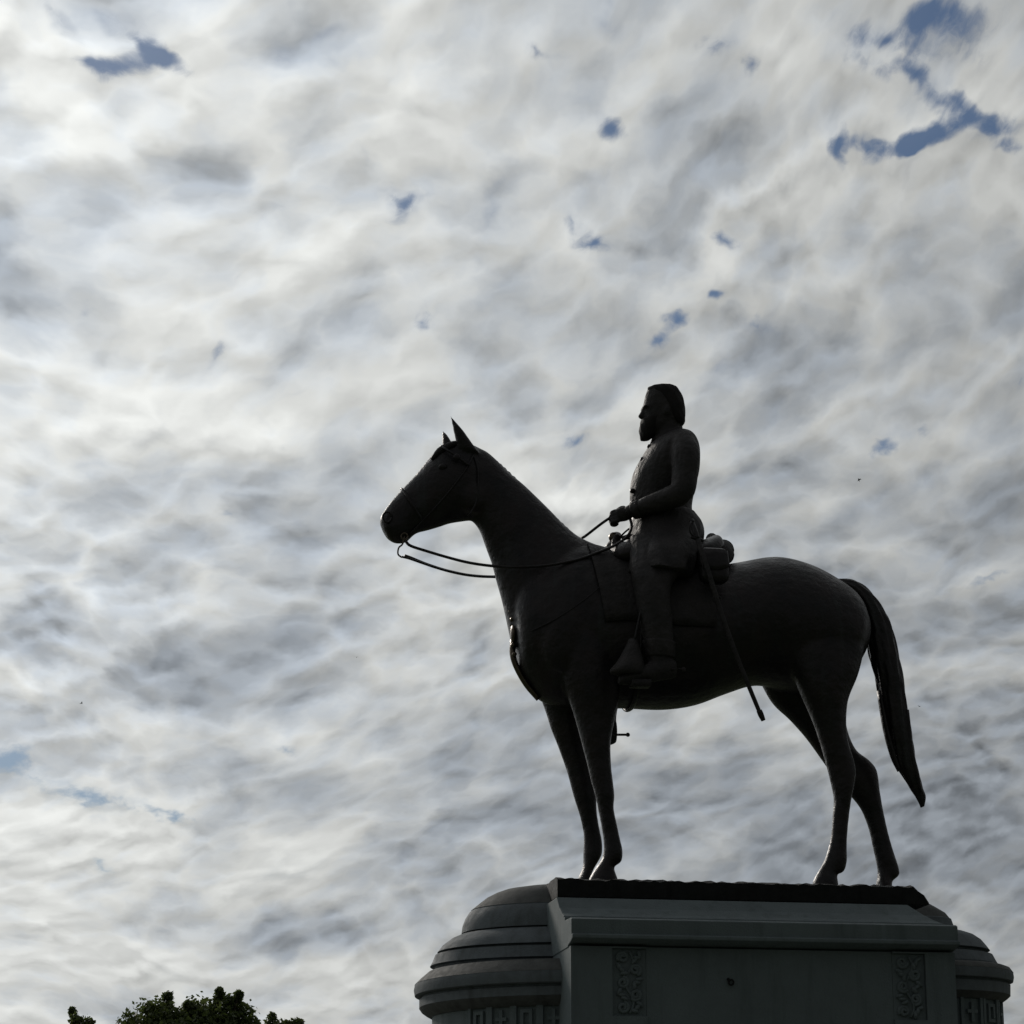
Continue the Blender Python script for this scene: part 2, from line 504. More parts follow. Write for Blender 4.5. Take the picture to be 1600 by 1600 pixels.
def ball(c, r, n=14, m=8, rot=None):
    V, F = [], []
    r = r if hasattr(r, '__len__') else (r, r, r)
    for i in range(1, m):
        for j in range(n):
            th, ph = PI * i / m, 2 * PI * j / n
            v = Vector((r[0] * math.sin(th) * math.cos(ph), r[1] * math.sin(th) * math.sin(ph), r[2] * math.cos(th)))
            if rot:
                v = rot @ v
            V.append(Vector(c) + v)
    for i in range(m - 2):
        for j in range(n):
            a, b = i * n + j, i * n + (j + 1) % n
            F.append((a, a + n, b + n, b))
    for s, i in ((1, 0), (-1, m - 2)):
        v = Vector((0, 0, s * r[2]))
        if rot:
            v = rot @ v
        V.append(Vector(c) + v)
        k = len(V) - 1
        for j in range(n):
            q = (i * n + j, i * n + (j + 1) % n, k)
            F.append(q if s > 0 else q[::-1])
    return V, F


def box(lo, hi):
    x0, y0, z0 = lo
    x1, y1, z1 = hi
    V = [Vector(p) for p in ((x0, y0, z0), (x1, y0, z0), (x1, y1, z0), (x0, y1, z0), (x0, y0, z1), (x1, y0, z1), (x1, y1, z1), (x0, y1, z1))]
    return V, [(0, 3, 2, 1), (4, 5, 6, 7), (0, 1, 5, 4), (1, 2, 6, 5), (2, 3, 7, 6), (3, 0, 4, 7)]


def fuse(name, vf, voxel, mat, parent, smooth_it=6):
    """merge overlapping closed skins into one continuous surface"""
    me = mesh(name, vf)
    tmp = bpy.data.objects.new('tmp', me)
    COL.objects.link(tmp)
    r = tmp.modifiers.new('remesh', 'REMESH')
    r.mode = 'VOXEL'
    r.voxel_size = voxel
    s = tmp.modifiers.new('smooth', 'SMOOTH')
    s.factor = 0.5
    s.iterations = smooth_it
    s.factor = 0.6
    bpy.context.view_layer.update()
    dg = bpy.context.evaluated_depsgraph_get()
    out = bpy.data.meshes.new_from_object(tmp.evaluated_get(dg))
    bpy.data.objects.remove(tmp)
    bpy.data.meshes.remove(me)
    out.name = name
    return link(name, out, mat, parent)


def extrude(profile, x0, x1):
    """closed (y, z) outline swept along x"""
    n = len(profile)
    xf = x1 if callable(x1) else (lambda z: x1)
    V = [Vector((x0, y, z)) for y, z in profile] + [Vector((xf(z), y, z)) for y, z in profile]
    F = [tuple(range(n)), tuple(range(2 * n - 1, n - 1, -1))]
    for i in range(n):
        j = (i + 1) % n
        F.append((i, i + n, j + n, j))
    return V, F


def lathe(profile, cx, cy, a0, a1, n=64, yscale=1.0):
    """(r, z) outline turned about a vertical axis from angle a0 to a1, closed towards the axis"""
    full = abs(a1 - a0 - 2 * PI) < 1e-6
    V, F = [], []
    m = n if full else n + 1
    k = len(profile)
    for i in range(m):
        a = a0 + (a1 - a0) * i / n
        for r, z in profile:
            V.append(Vector((cx + r * math.cos(a), cy + yscale * r * math.sin(a), z)))
    for i in range(n):
        p, q = i * k, ((i + 1) % m) * k
        for j in range(k - 1):
            F.append((p + j, q + j, q + j + 1, p + j + 1))
    return V, F


# ------------------------------------------------------------------ ground
Z_TOP = at(1150, 1378, -1.25).z        # the top of the bronze base, where the hooves stand
gv = []
gf = []
NR = 48
for i, rr in enumerate((0.0, 20, 60, 150, 400, 1200, 3500)):
    for j in range(NR):
        gv.append(Vector((rr * math.cos(2 * PI * j / NR), rr * math.sin(2 * PI * j / NR), 0)))
for i in range(6):
    for j in range(NR):
        a, b = i * NR + j, i * NR + (j + 1) % NR
        gf.append((a, b, b + NR, a + NR) if i else (NR + j, NR + (j + 1) % NR, a + 0)[:3])
gv2, gf2 = gv, [q for q in gf]
ground = link('ground', mesh('ground', (gv2, gf2)), M_GRASS, smooth=False)
ground['kind'] = 'structure'
ring_v, ring_f = lathe([(0.01, 0.004), (9.0, 0.004)], 0, 0, 0, 2 * PI, 64)
path = link('pavement', mesh('pavement', (ring_v, ring_f)), M_PAVING, smooth=False)
path['kind'] = 'structure'

# ------------------------------------------------------------------ pedestal
ped = empty('pedestal', (0, 0, 0), 'grey granite pedestal with rounded domed ends and moulded cornice under the bronze horse and rider', 'pedestal')
YF = -2.50                               # plane of the front wall
XL = at(892, 1500, YF).x
XR = at(1492, 1500, YF).x


def zf(py, Y, px=1150):
    return at(px, py, Y).z


# crown of the middle block: cavetto, groove, band, fillet (front half, mirrored to the back)
pr = []
for (px, py) in ((871, 1402), (872.5, 1408), (875, 1418), (879, 1427), (882, 1431)):
    v = atX(px, py, XL)
    pr.append((max(v.y, -2.36), v.z))
z_gr = atX(883, 1432, XL).z
front = [(-1.45, pr[0][1] + 0.0)] + pr
z_b0, z_b1 = zf(1436.5, -2.58), zf(1464, -2.58)
z_l1 = zf(1470, -2.64)
y_last = min(p[0] for p in pr)
front += [(y_last, z_gr - 0.006), (-2.18, z_gr - 0.008), (-2.18, z_b0 - 0.004), (-2.55, z_b0 - 0.012), (-2.60, z_b0 - 0.03), (-2.60, z_b1), (-2.66, z_b1 - 0.008), (-2.66, z_l1), (-2.56, z_l1 - 0.03), (-2.38, z_l1 - 0.06), (-2.36, z_l1 - 0.08)]
prof = front + [(-y, z) for y, z in front[::-1]]
crown = link('cornice', mesh('cornice', extrude(prof, XL - 0.01, lambda z: XR + 0.02 - 0.30 * max(0, (z - z_gr) / (pr[0][1] - z_gr)))), M_GRANITE, ped, smooth=False)
Z_WALL = z_l1 - 0.075
# wall of the block with sunk carved panels and a raised middle field
xa0, xa1 = at(957, 1530, YF).x, at(1011, 1530, YF).x
xb0, xb1 = at(1396, 1530, YF).x, at(1447, 1530, YF).x
z_p0 = zf(1590, YF)
parts = [box((XL, YF + 0.15, 0.9), (XR, -YF - 0.15, Z_WALL))]
for s in (1, -1):
    y0, y1 = (YF, YF + 0.152) if s > 0 else (-YF - 0.152, -YF)
    for x0, x1 in ((XL, xa0), (xb1, XR)):
        parts.append(box((x0, y0, 0.9), (x1, y1, Z_WALL)))
    for x0, x1 in ((xa0, xa1), (xb0, xb1)):
        parts.append(box((x0, y0, 0.9), (x1, y1, z_p0)))
        parts.append(box((x0, y0, Z_WALL - 0.02), (x1, y1, Z_WALL)))
    parts.append(box((xa1, y0 + s * 0.045 if s > 0 else y0, 0.9), (xb0, y1 if s > 0 else y1 - 0.045, Z_WALL)))
wall = link('wall_block', mesh('wall_block', join(*parts)), M_GRANITE, ped, smooth=False)


def bevel(o, w, seg=2):
    b = o.modifiers.new('bevel', 'BEVEL')
    b.width = w
    b.segments = seg
    b.limit_method = 'ANGLE'
    return o


bevel(crown, 0.012)

# carved foliage strips: scrolls, leaves and buds standing proud in the sunk panels
def spiral(c, r, turns, dirn, phase, rad=0.018):
    pts = []
    for i in range(14):
        u = i / 13
        a = phase + dirn * u * turns * 2 * PI
        rr = r * (1 - 0.82 * u)
        pts.append((c[0] + rr * math.cos(a), c[1], c[2] + rr * math.sin(a)))
    return tube(pts, [rad] * 13 + [rad * 1.3], 6, 2)


def carved_strip(x0, x1, z0, z1, seed):
    rnd = random.Random(seed)
    pan = link('carved_panel', mesh('carved_panel', box((x0 + 0.004, YF + 0.045, z0 + 0.004), (x1 - 0.004, YF + 0.148, z1 - 0.004))), M_GRANITE, ped, smooth=False)
    cx = (x0 + x1) / 2
    y = YF + 0.036
    stem = [(cx + 0.05 * math.sin(6.0 * (z1 - z0) * k / 9 / 0.5), y, z0 + 0.03 + (z1 - z0 - 0.06) * k / 9) for k in range(10)]
    link('stem', mesh('stem', tube(stem, 0.016, 6, 2)), M_GRANITE, pan)
    n = 5
    h = (z1 - z0 - 0.06) / n
    for k in range(n):
        sgn = 1 if k % 2 else -1
        c = (cx + sgn * 0.075, y, z0 + 0.03 + h * (k + 0.5))
        link('scroll', mesh('scroll', spiral(c, min(0.085, h * 0.48), 1.6, sgn, rnd.random() * 6, 0.024)), M_GRANITE, pan)
        for q in range(3):
            a = rnd.uniform(0, 2 * PI)
            cc = (cx - sgn * (0.06 + 0.05 * q * 0.6), y, z0 + 0.03 + h * (k + 0.22 + 0.27 * q))
            link('leaf', mesh('leaf', ball(cc, (0.055, 0.045, 0.026), 8, 5, Matrix.Rotation(a, 3, 'Y'))), M_GRANITE, pan)


carved_strip(xa0, xa1, z_p0, Z_WALL - 0.02, 3)
carved_strip(xb0, xb1, z_p0, Z_WALL - 0.02, 5)
# small iron eye left in the middle field
eye_c = at(1142, 1535, YF + 0.03)
link('iron_eye', mesh('iron_eye', join(tube([eye_c + Vector((0.03 * math.cos(a), -0.015, 0.03 * math.sin(a))) for a in [i * PI / 4 for i in range(9)]], 0.012, 6, 2), ball(eye_c + Vector((-0.03, 0, 0.035)), 0.02, 8, 6))), M_BRONZE_BASE, ped)

# ---- rounded ends
def apse(cx, cy, pts, ys):
    """pts: list of (r, z, kind) from the top down"""
    dome = [(r, z) for r, z, k in pts if k in 'td']
    ring = [(r, z) for r, z, k in pts if k in 'csu']
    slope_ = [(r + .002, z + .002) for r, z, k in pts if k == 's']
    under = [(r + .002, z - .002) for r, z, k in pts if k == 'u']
    wallr = [(r, z) for r, z, k in pts if k == 'w']
    top = [(r, z) for r, z, k in pts if k == 't']
    a = link('rounded_end', mesh('rounded_end', lathe([(ring[-1][0] - 0.25, wallr[0][1] + 0.3)] + wallr + [(wallr[-1][0], 0.9), (0.02, 0.9)], cx, cy, 0, 2 * PI, 96)), M_GRANITE, ped)
    d = [(r, z) for r, z, k in pts if k == 'd']
    link('dome', mesh('dome', lathe([top[-1]] + d + [(d[-1][0] - 0.2, d[-1][1] - 0.01)], cx, cy, 0, 2 * PI, 96, ys)), M_GRANITE_DOME, ped)
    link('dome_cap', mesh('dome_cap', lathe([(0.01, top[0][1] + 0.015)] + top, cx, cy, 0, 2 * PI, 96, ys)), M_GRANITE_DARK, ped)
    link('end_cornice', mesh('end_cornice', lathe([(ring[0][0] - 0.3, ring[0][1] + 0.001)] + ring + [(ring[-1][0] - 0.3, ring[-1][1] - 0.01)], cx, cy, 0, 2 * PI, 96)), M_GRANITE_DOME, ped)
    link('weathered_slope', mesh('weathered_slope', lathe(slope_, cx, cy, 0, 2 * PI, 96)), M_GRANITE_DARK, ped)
    link('dark_soffit', mesh('dark_soffit', lathe(under, cx, cy, 0, 2 * PI, 96)), M_GRANITE_DARK, ped)  # underside ring in the darker granite
    for o in COL.objects:
        if o.name.split('.')[0] in ('rounded_end', 'dome', 'dome_cap', 'end_cornice') and not o.modifiers:
            e = o.modifiers.new('split', 'EDGE_SPLIT')
            e.split_angle = R(28)
    return a, wallr[0]


YCL = 0.0
xc_l = at(899, 1546, YCL).x
L = []
for (px, py, k) in ((858, 1386, 't'), (811, 1388, 't'), (788, 1391.5, 't'), (775, 1396, 't'), (761, 1403, 't'), (748, 1413, 't'), (737, 1422, 't'),
                    (737.5, 1423, 'd'), (734.5, 1425, 'd'), (728, 1435, 'd'), (723.5, 1447, 'd'), (722, 1458, 'd'), (732, 1459, 'd'), (732, 1463, 'd'),
                    (719, 1461, 'd'), (707, 1466, 'd'), (692, 1477, 'd'), (684.5, 1487, 'd'), (694, 1488.5, 'd'), (694, 1492, 'd'), (681, 1491.5, 'd'), (677, 1502, 'd'), (673, 1509, 'd'), (680, 1511, 'd'), (680, 1518, 'd'),
                    (671, 1518, 's'), (664, 1524, 's'), (657, 1530, 's'), (650, 1537, 's'), (648.5, 1545, 'c'), (650, 1554, 'c'), (661, 1556, 'c'), (661, 1559, 'c'), (657, 1560, 'c'), (657, 1573, 'u'), (661, 1579, 'u'), (668, 1584, 'u'), (675, 1588, 'u'),
                    (677, 1588.5, 'w'), (677, 1600, 'w')):
    v = at(px, py, YCL)
    L.append((xc_l - v.x, v.z, k))
apse_l, (rw, zw) = apse(xc_l, YCL, L, 0.78)
YCR = 0.1
xc_r = at(1445, 1532, YCR).x
Rr_ = []
for (px, py, k) in ((1452, 1413, 't'), (1460, 1418, 't'), (1475, 1428, 't'), (1482, 1437, 't'),
                    (1484, 1438, 'd'), (1489, 1453, 'd'), (1487, 1456, 'd'), (1504, 1459, 'd'), (1517, 1464, 'd'), (1528, 1472, 'd'), (1536, 1482, 'd'), (1541, 1489, 'd'), (1533, 1490.5, 'd'), (1533, 1493, 'd'), (1545, 1496, 'd'), (1549, 1504, 'd'), (1553, 1511, 'd'), (1553, 1514, 'd'),
                    (1555, 1514, 's'), (1563, 1515, 's'), (1570, 1518, 's'), (1575, 1525, 's'), (1576, 1532, 'c'), (1575, 1539, 'c'), (1567, 1540, 'c'), (1567, 1543, 'c'), (1571, 1544, 'c'), (1571, 1560, 'u'), (1567, 1564, 'u'), (1559, 1570, 'u'),
                    (1556, 1571, 'w'), (1556, 1600, 'w')):
    v = at(px, py, YCR)
    Rr_.append((v.x - xc_r, v.z, k))
apse_r, (rwr, zwr) = apse(xc_r, YCR, Rr_, 1.0)


# key pattern in relief round the frieze of the ends
def bars_curved(bars, cx, cy, r, a_mid, depth=0.035):
    parts = []
    for (u0, v0, u1, v1) in bars:
        V = []
        for rr in (r - 0.02, r + depth):
            for (u, v) in ((u0, v0), (u1, v0), (u1, v1), (u0, v1)):
                a = a_mid + u / r
                V.append(Vector((cx + rr * math.cos(a), cy + rr * math.sin(a), v)))
        parts.append((V, [(0, 3, 2, 1), (4, 5, 6, 7), (0, 1, 5, 4), (1, 2, 6, 5), (2, 3, 7, 6), (3, 0, 4, 7)]))
    return join(*parts)


def fret(parent, cx, cy, r, zt, a_mid, w, h, cross):
    t = 0.042
    x0, x1, z1, z0 = -w / 2, w / 2, zt, zt - h
    B = [(x0, z0, x0 + t, z1), (x0 + t, z1 - t, x1 - t, z1), (x1 - t, z0, x1, z1)]
    if cross:
        B += [(-t / 2, z0 + 0.08, t / 2, z1 - 0.10), (x0 + 0.09, (z0 + z1) / 2 - t / 2, -t / 2 - 0.001, (z0 + z1) / 2 + t / 2), (t / 2 + 0.001, (z0 + z1) / 2 - t / 2, x1 - 0.09, (z0 + z1) / 2 + t / 2)]
    else:
        B += [(x0 + 0.09, z0 + 0.09, x0 + 0.09 + t, z1 - 0.10), (x0 + 0.09 + t, z1 - 0.10 - t, x1 - 0.09, z1 - 0.10), (x1 - 0.09 - t, z0 + 0.14, x1 - 0.09, z1 - 0.10 - t), (x0 + 0.09 + t, z0 + 0.09, x1 - 0.09, z0 + 0.09 + t)]
    link('key_pattern', mesh('key_pattern', bars_curved(B, cx, cy, r, a_mid)), M_GRANITE, parent, smooth=False)


zft = zf(1561, -1.8, 850)
for i in range(-2, 6):
    fret(apse_l, xc_l, YCL, rw, zft, R(-90 - 10.5 * i + 2), 0.33, 0.42, i % 2 == 0)
zft_r = zf(1556, -0.6, 1530)
for i in range(0, 4):
    fret(apse_r, xc_r, YCR, rwr, zft_r, R(-72 + 21 * i), 0.33, 0.42, i % 2 == 0)

# foot of the pedestal, below the frame
for (nm, grow, z0, z1) in (('plinth', 0.25, 0.36, 0.9), ('step', 0.75, 0.18, 0.36), ('step', 1.25, 0.0, 0.18)):
    vs = join(box((XL - grow, YF - grow, z0), (XR + grow, -YF + grow, z1)))
    link(nm, mesh(nm, vs), M_GRANITE, ped, smooth=False)
    link(nm + '_end', mesh(nm + '_end', lathe([(0.02, z1 - 0.003), (rw + grow, z1 - 0.003), (rw + grow, z0)], xc_l, YCL, 0, 2 * PI, 64)), M_GRANITE, ped, smooth=False)
    link(nm + '_end', mesh(nm + '_end', lathe([(0.02, z1 - 0.006), (rwr + grow, z1 - 0.006), (rwr + grow, z0)], xc_r, YCR, 0, 2 * PI, 64)), M_GRANITE, ped, smooth=False)

# ------------------------------------------------------------------ the bronze
stat = empty('equestrian_statue', (0, 0, Z_TOP), 'dark bronze statue of a bearded bareheaded rider in a long coat on a standing horse', 'statue')

# rough bronze ground under the hooves
def base_slab():
    rnd = random.Random(11)
    zb = at(1150, 1404, -1.4).z - 0.02
    xl, xr = at(871, 1388, -1.4).x, at(1452, 1405, -1.4).x
    V, F = [], []
    nx, ny = 70, 24
    for i in range(nx + 1):
        for j in range(ny + 1):
            u, v = i / nx, j / ny
            x = xl + (xr - xl) * u
            y = -1.4 + 2.8 * v
            edge = min(1, min(v, 1 - v) / 0.06)
            z = Z_TOP - 0.035 * (1 - edge) + rnd.uniform(-0.014, 0.016)
            r = max(0, (x - at(1422, 1386, -1.2).x)) / (xr - at(1422, 1386, -1.2).x)
            z -= 0.19 * r ** 1.1
            V.append(Vector((x, y + (0 if 0 < v < 1 else rnd.uniform(-.02, .02)), z)))
    for i in range(nx):
        for j in range(ny):
            a = i * (ny + 1) + j
            F.append((a, a + ny + 1, a + ny + 2, a + 1))
    loop = [i * (ny + 1) for i in range(nx + 1)] + [nx * (ny + 1) + j for j in range(1, ny + 1)] + [i * (ny + 1) + ny for i in range(nx - 1, -1, -1)] + [j for j in range(ny - 1, 0, -1)]
    k = len(V)
    for q in loop:
        V.append(Vector((V[q].x, V[q].y, zb)))
    n = len(loop)
    for i in range(n):
        F.append((loop[i], loop[(i + 1) % n], k + (i + 1) % n, k + i))
    F.append(tuple(range(k, k + n)))
    return V, F


link('bronze_base', mesh('bronze_base', base_slab()), M_BRONZE_BASE, stat, smooth=False)


def hoof_rows(rows, Y):
    """the last station goes down to the base"""
    f, b = rows[-1][0], rows[-1][2]
    zz = rows[-1][1]
    while at(f, zz, Y).z > Z_TOP - 0.02:
        zz += 1
    return rows + [(f - 2, zz, b + 2, zz, rows[-1][4] + 0.01)]


trunk = lp([(800, 968, 806, 1020, .16), (800, 930, 812, 1050, .38), (815, 898, 828, 1074, .52), (850, 868, 850, 1097, .62), (890, 850, 893, 1106, .68), (932, 858, 935, 1107, .72),
            (980, 874, 980, 1106, .78), (1040, 888, 1036, 1108, .84), (1100, 888, 1088, 1101, .85), (1150, 881, 1140, 1082, .80), (1208, 872, 1185, 1070, .75),
            (1260, 884, 1240, 1080, .77), (1306, 908, 1290, 1085, .72), (1335, 932, 1325, 1060, .60), (1351, 965, 1347, 1026, .36)], n=40)
neck = lp([(945, 858, 800, 1010, .5), (906, 841, 786, 945, .42), (880, 820, 775, 905, .36), (858, 797, 769, 882, .32), (819, 759, 760, 857, .29), (796, 740, 751, 832, .27),
           (773, 717, 742, 818, .25), (757, 704, 728, 806, .22), (744, 700, 715, 790, .17)], n=32)
head = lp([(762, 707, 748, 800, .16), (735, 694, 738, 812, .24), (712, 692, 722, 815, .27), (690, 697, 703, 818, .285), (673, 713, 688, 823, .27), (650, 741, 668, 829, .225),
           (630, 762, 652, 833, .19), (612, 782, 643, 840, .165), (600, 798, 634, 848, .165), (593, 813, 618, 849, .14), (597, 826, 606, 842, .08)], n=28)
# ears
def ear(tipx, tipy, b0, b1, Y, Yt):
    b0w, b1w, tp = at(*b0, Y), at(*b1, Y), at(tipx, tipy, Yt)
    mid0 = b0w.lerp(tp, .45) + Vector((0, 0, 0))
    mid1 = b1w.lerp(tp, .45) + Vector((.01, 0, 0.0))
    return loft([(b0w + (b0w - tp) * .3, b1w + (b1w - tp) * .3, .08), (b0w, b1w, .085), (mid0, mid1, .075), (b0w.lerp(tp, .8), b1w.lerp(tp, .8), .035), (tp, tp + Vector((.012, 0, 0)), .012)], n=14)


ears = [ear(702.5, 647, (712, 690), (739, 694), -.17, -.20), ear(690, 669, (691, 697), (706, 692), .17, .20)]
YN, YFR = -.42, .42
f_near = lp(hoof_rows([(862, 960, 950, 965, .24), (868, 1010, 962, 1015, .27), (877, 1060, 967, 1070, .26), (886, 1085, 966, 1100, .24), (897, 1118, 960, 1128, .20), (906, 1150, 954, 1162, .175),
            (918, 1196, 955, 1198, .145), (924, 1222, 958, 1224, .14), (930, 1242, 960, 1244, .135), (934, 1262, 959, 1264, .11), (940, 1294, 964, 1288, .10), (943, 1314, 969, 1312, .105),
            (943, 1330, 973, 1330, .12), (939, 1344, 971, 1347, .11), (932, 1354, 960, 1354, .105), (926, 1363, 961, 1362, .125), (919, 1376, 966, 1376, .155)], YN), YN)
f_far = lp(hoof_rows([(830, 1030, 925, 1030, .24), (838, 1070, 918, 1075, .25), (847, 1096, 912, 1105, .22), (855, 1119, 912, 1125, .20), (860, 1136, 914, 1142, .18), (871, 1164, 918, 1165, .155),
           (885, 1203, 926, 1203, .145), (893, 1232, 931, 1232, .14), (898, 1250, 932, 1252, .13), (905, 1272, 933, 1272, .105), (911, 1298, 937, 1296, .10), (912, 1316, 941, 1316, .105),
           (911, 1334, 941, 1334, .12), (911, 1350, 934, 1348, .105), (909, 1360, 927, 1360, .11), (903, 1374, 923, 1374, .14)], YFR), YFR)
YH, YHF = -.45, .45
h_near = lp(hoof_rows([(1236, 945, 1330, 965, .16), (1218, 985, 1350, 1000, .26), (1234, 1040, 1342, 1050, .29), (1249, 1078, 1326, 1090, .275), (1261, 1105, 1322, 1115, .235), (1273, 1134, 1322, 1140, .20),
            (1283, 1165, 1325, 1160, .175), (1291, 1195, 1333, 1186, .155), (1296, 1215, 1337, 1206, .145), (1301, 1236, 1334, 1230, .14), (1303, 1250, 1330, 1249, .125), (1301, 1272, 1327, 1272, .105),
            (1299, 1302, 1324, 1302, .10), (1295, 1322, 1323, 1326, .105), (1288, 1344, 1323, 1348, .12), (1281, 1357, 1318, 1363, .115), (1275, 1367, 1308, 1366, .125), (1270, 1378, 1309, 1378, .155)], YH), YH)
h_far = lp(hoof_rows([(1190, 990, 1300, 1000, .34), (1183, 1045, 1310, 1055, .33), (1204, 1094, 1315, 1092, .28), (1233, 1123, 1320, 1120, .235), (1258, 1151, 1325, 1146, .20), (1279, 1180, 1338, 1173, .175),
           (1297, 1206, 1358, 1188, .16), (1316, 1231, 1370, 1204, .155), (1332, 1247, 1374, 1232, .14), (1346, 1266, 1379, 1262, .115), (1357, 1294, 1387, 1299, .105), (1363, 1320, 1395, 1328, .11),
           (1368, 1342, 1404, 1356, .12), (1371, 1359, 1405, 1368, .115), (1371, 1370, 1394, 1377, .125), (1369, 1384, 1393, 1384, .155)], YHF), YHF)
muscle = []
for s in (-1, 1):
    muscle.append(ball(at(885, 985, 0) + Vector((0, s * .50, 0)), (.40, .19, .70), 20, 12, Matrix.Rotation(R(18), 3, 'Y')))
    muscle.append(ball(at(1268, 1010, 0) + Vector((0, s * .52, 0)), (.42, .16, .50), 20, 12))
    muscle.append(ball(at(735, 780, 0) + Vector((0, s * .17, 0)), (.24, .10, .24), 14, 8))
horse = fuse('horse', join(trunk, neck, head, *ears, f_near, f_far, h_near, h_far, *muscle), 0.022, M_BRONZE, stat, 12)

from mathutils.bvhtree import BVHTree
SKIN = BVHTree.FromPolygons([v.co.copy() for v in horse.data.vertices], [tuple(p.vertices) for p in horse.data.polygons])


def snap(px, py, y_guess, off=0.02):
    """the point of the horse's flank seen at a pixel, on the near (y_guess < 0) or far side"""
    p = at(px, py, y_guess)
    s = -1 if y_guess < 0 else 1
    hit = SKIN.ray_cast(Vector((p.x, s * 3, p.z)), Vector((0, -s, 0)))
    if hit[0] is None:
        return p
    return Vector((p.x, hit[0].y + s * off, p.z))


# tail, mane, forelock
def hair_groove(a, t):
    return 0.07 * math.sin(a * 9 + t * 1.7) + 0.04 * math.sin(a * 17 - t * 2.3)


tail = lp([(1296, 905, 1302, 930, .07), (1322, 905, 1316, 928, .10), (1341, 911, 1331, 938, .13), (1360, 927, 1346, 962, .15), (1379, 952, 1353, 990, .16), (1392, 980, 1357, 1012, .17), (1401, 1018, 1362, 1034, .18), (1408, 1054, 1369, 1060, .18),
           (1415, 1095, 1376, 1097, .17), (1421, 1136, 1384, 1136, .16), (1426, 1166, 1393, 1166, .14), (1430, 1190, 1401, 1196, .12), (1437, 1216, 1411, 1212, .10), (1442, 1234, 1424, 1234, .07), (1446, 1247, 1433, 1249, .05), (1444, 1260, 1439, 1262, .025)],
          n=44, groove=hair_groove)
strands = [tail]
for (rows) in (
    [(1376, 1080, 1370, 1080, .06), (1388, 1140, 1380, 1140, .07), (1400, 1180, 1391, 1182, .05), (1408, 1204, 1402, 1206, .02)],
    [(1420, 1110, 1412, 1110, .06), (1427, 1170, 1418, 1170, .06), (1436, 1210, 1428, 1212, .04), (1441, 1236, 1438, 1238, .015)]):
    strands.append(lp(rows, -.08, n=12))
link('tail', mesh('tail', join(*strands)), M_BRONZE, horse)
locks = []
rnd = random.Random(4)
for k in range(26):
    u = k / 25
    t = catmull([Vector((752, 703, 0)), Vector((775, 718, 0)), Vector((819, 759, 0)), Vector((860, 799, 0)), Vector((905, 841, 0))], u * 4)
    y0 = .05
    p0 = at(t.x, t.y + 6, y0 + .03)
    p1 = at(t.x + 6, t.y + 22, .26 + .10 * u)
    p2 = at(t.x + 9 + rnd.uniform(-4, 4), t.y + 52 + rnd.uniform(-8, 8), .33 + .13 * u)
    locks.append(tube([at(t.x - 2, t.y + 7, -.03), p0, p1, p2], [.02, .04, .05, .012], 7, 3))
link('mane', mesh('mane', join(*locks)), M_BRONZE, horse)
fl = []
for k in range(5):
    yy = -.12 + .05 * k
    fl.append(tube([at(722, 692, yy), at(704, 695 + k, yy - .03), at(686, 705, yy - .04), at(674 + 2 * k, 718, yy - .03)], [.03, .045, .045, .012], 7, 3))
link('forelock', mesh('forelock', join(*fl)), M_BRONZE_COAT, horse)
for s in (-1, 1):
    link('eye', mesh('eye', ball(at(688, 738, 0) + Vector((0, s * .262, 0)), (.06, .03, .045), 12, 8)), M_BRONZE, horse)
    link('nostril', mesh('nostril', tube([at(605 + 7 * math.cos(a), 808 + 8 * math.sin(a), s * .155) for a in [i * PI / 5 for i in range(11)]], .014, 6, 2)), M_BRONZE, horse)

# ---- rider
RY = 0.0
torso = lp([(978, 868, 1102, 866, .46), (984, 846, 1098, 846, .50), (989, 828, 1091, 828, .48), (991, 812, 1083, 810, .44), (987, 796, 1080, 797, .41), (985, 778, 1082, 779, .43), (986, 757, 1087, 757, .48),
            (990, 739, 1091, 738, .52), (996, 726, 1092, 722, .55), (1003, 714, 1091, 706, .56), (1009, 704, 1087, 692, .53), (1015, 696, 1079, 680, .42), (1020, 690, 1066, 672, .24)], n=32)
neckr = lp([(1018, 698, 1072, 688, .22), (1021, 684, 1063, 672, .165), (1020, 672, 1062, 660, .16), (1015, 655, 1060, 650, .15)], n=20)
headr = lp([(1026, 603.5, 1042, 603.5, .05), (1014, 606.5, 1053, 606, .13), (1009, 616, 1061, 616, .175), (1006, 628, 1066, 630, .19), (1004, 639, 1067, 642, .19), (1005, 648, 1067, 652, .183), (1004, 658, 1065, 660, .175),
            (1004, 667, 1056, 667, .155), (1007, 675, 1046, 674, .12), (1012, 681, 1036, 678, .08)], n=26)
nose = loft([(at(1005, 636, 0), at(1010, 636, 0), .025), (at(1000.5, 644, 0), at(1009, 645, 0), .035), (at(997, 651, 0), at(1008, 653, 0), .048), (at(1002, 655, 0), at(1008, 656, 0), .03)], n=10)
brow = ball(at(1006, 638, 0), (.035, .15, .025), 12, 8)
earsr = [ball(at(1038, 647, 0) + Vector((0, s * .19, 0)), (.045, .025, .075), 10, 8) for s in (-1, 1)]


def limb(pts, rad, n=18):
    return tube([at(*p) for p in pts], rad, n, 5)


arm_n = limb([(1066, 690, -.42), (1071, 712, -.56), (1070, 742, -.62), (1065, 768, -.64), (1046, 778, -.60), (1018, 788, -.50), (994, 796, -.36), (980, 800, -.27)],
             [.17, .195, .175, .165, .15, .13, .105, .075])
arm_f = limb([(1052, 694, .42), (1056, 714, .58), (1058, 750, .66), (1056, 786, .68), (1048, 820, .72), (1040, 846, .76)],
             [.17, .195, .165, .15, .12, .08])
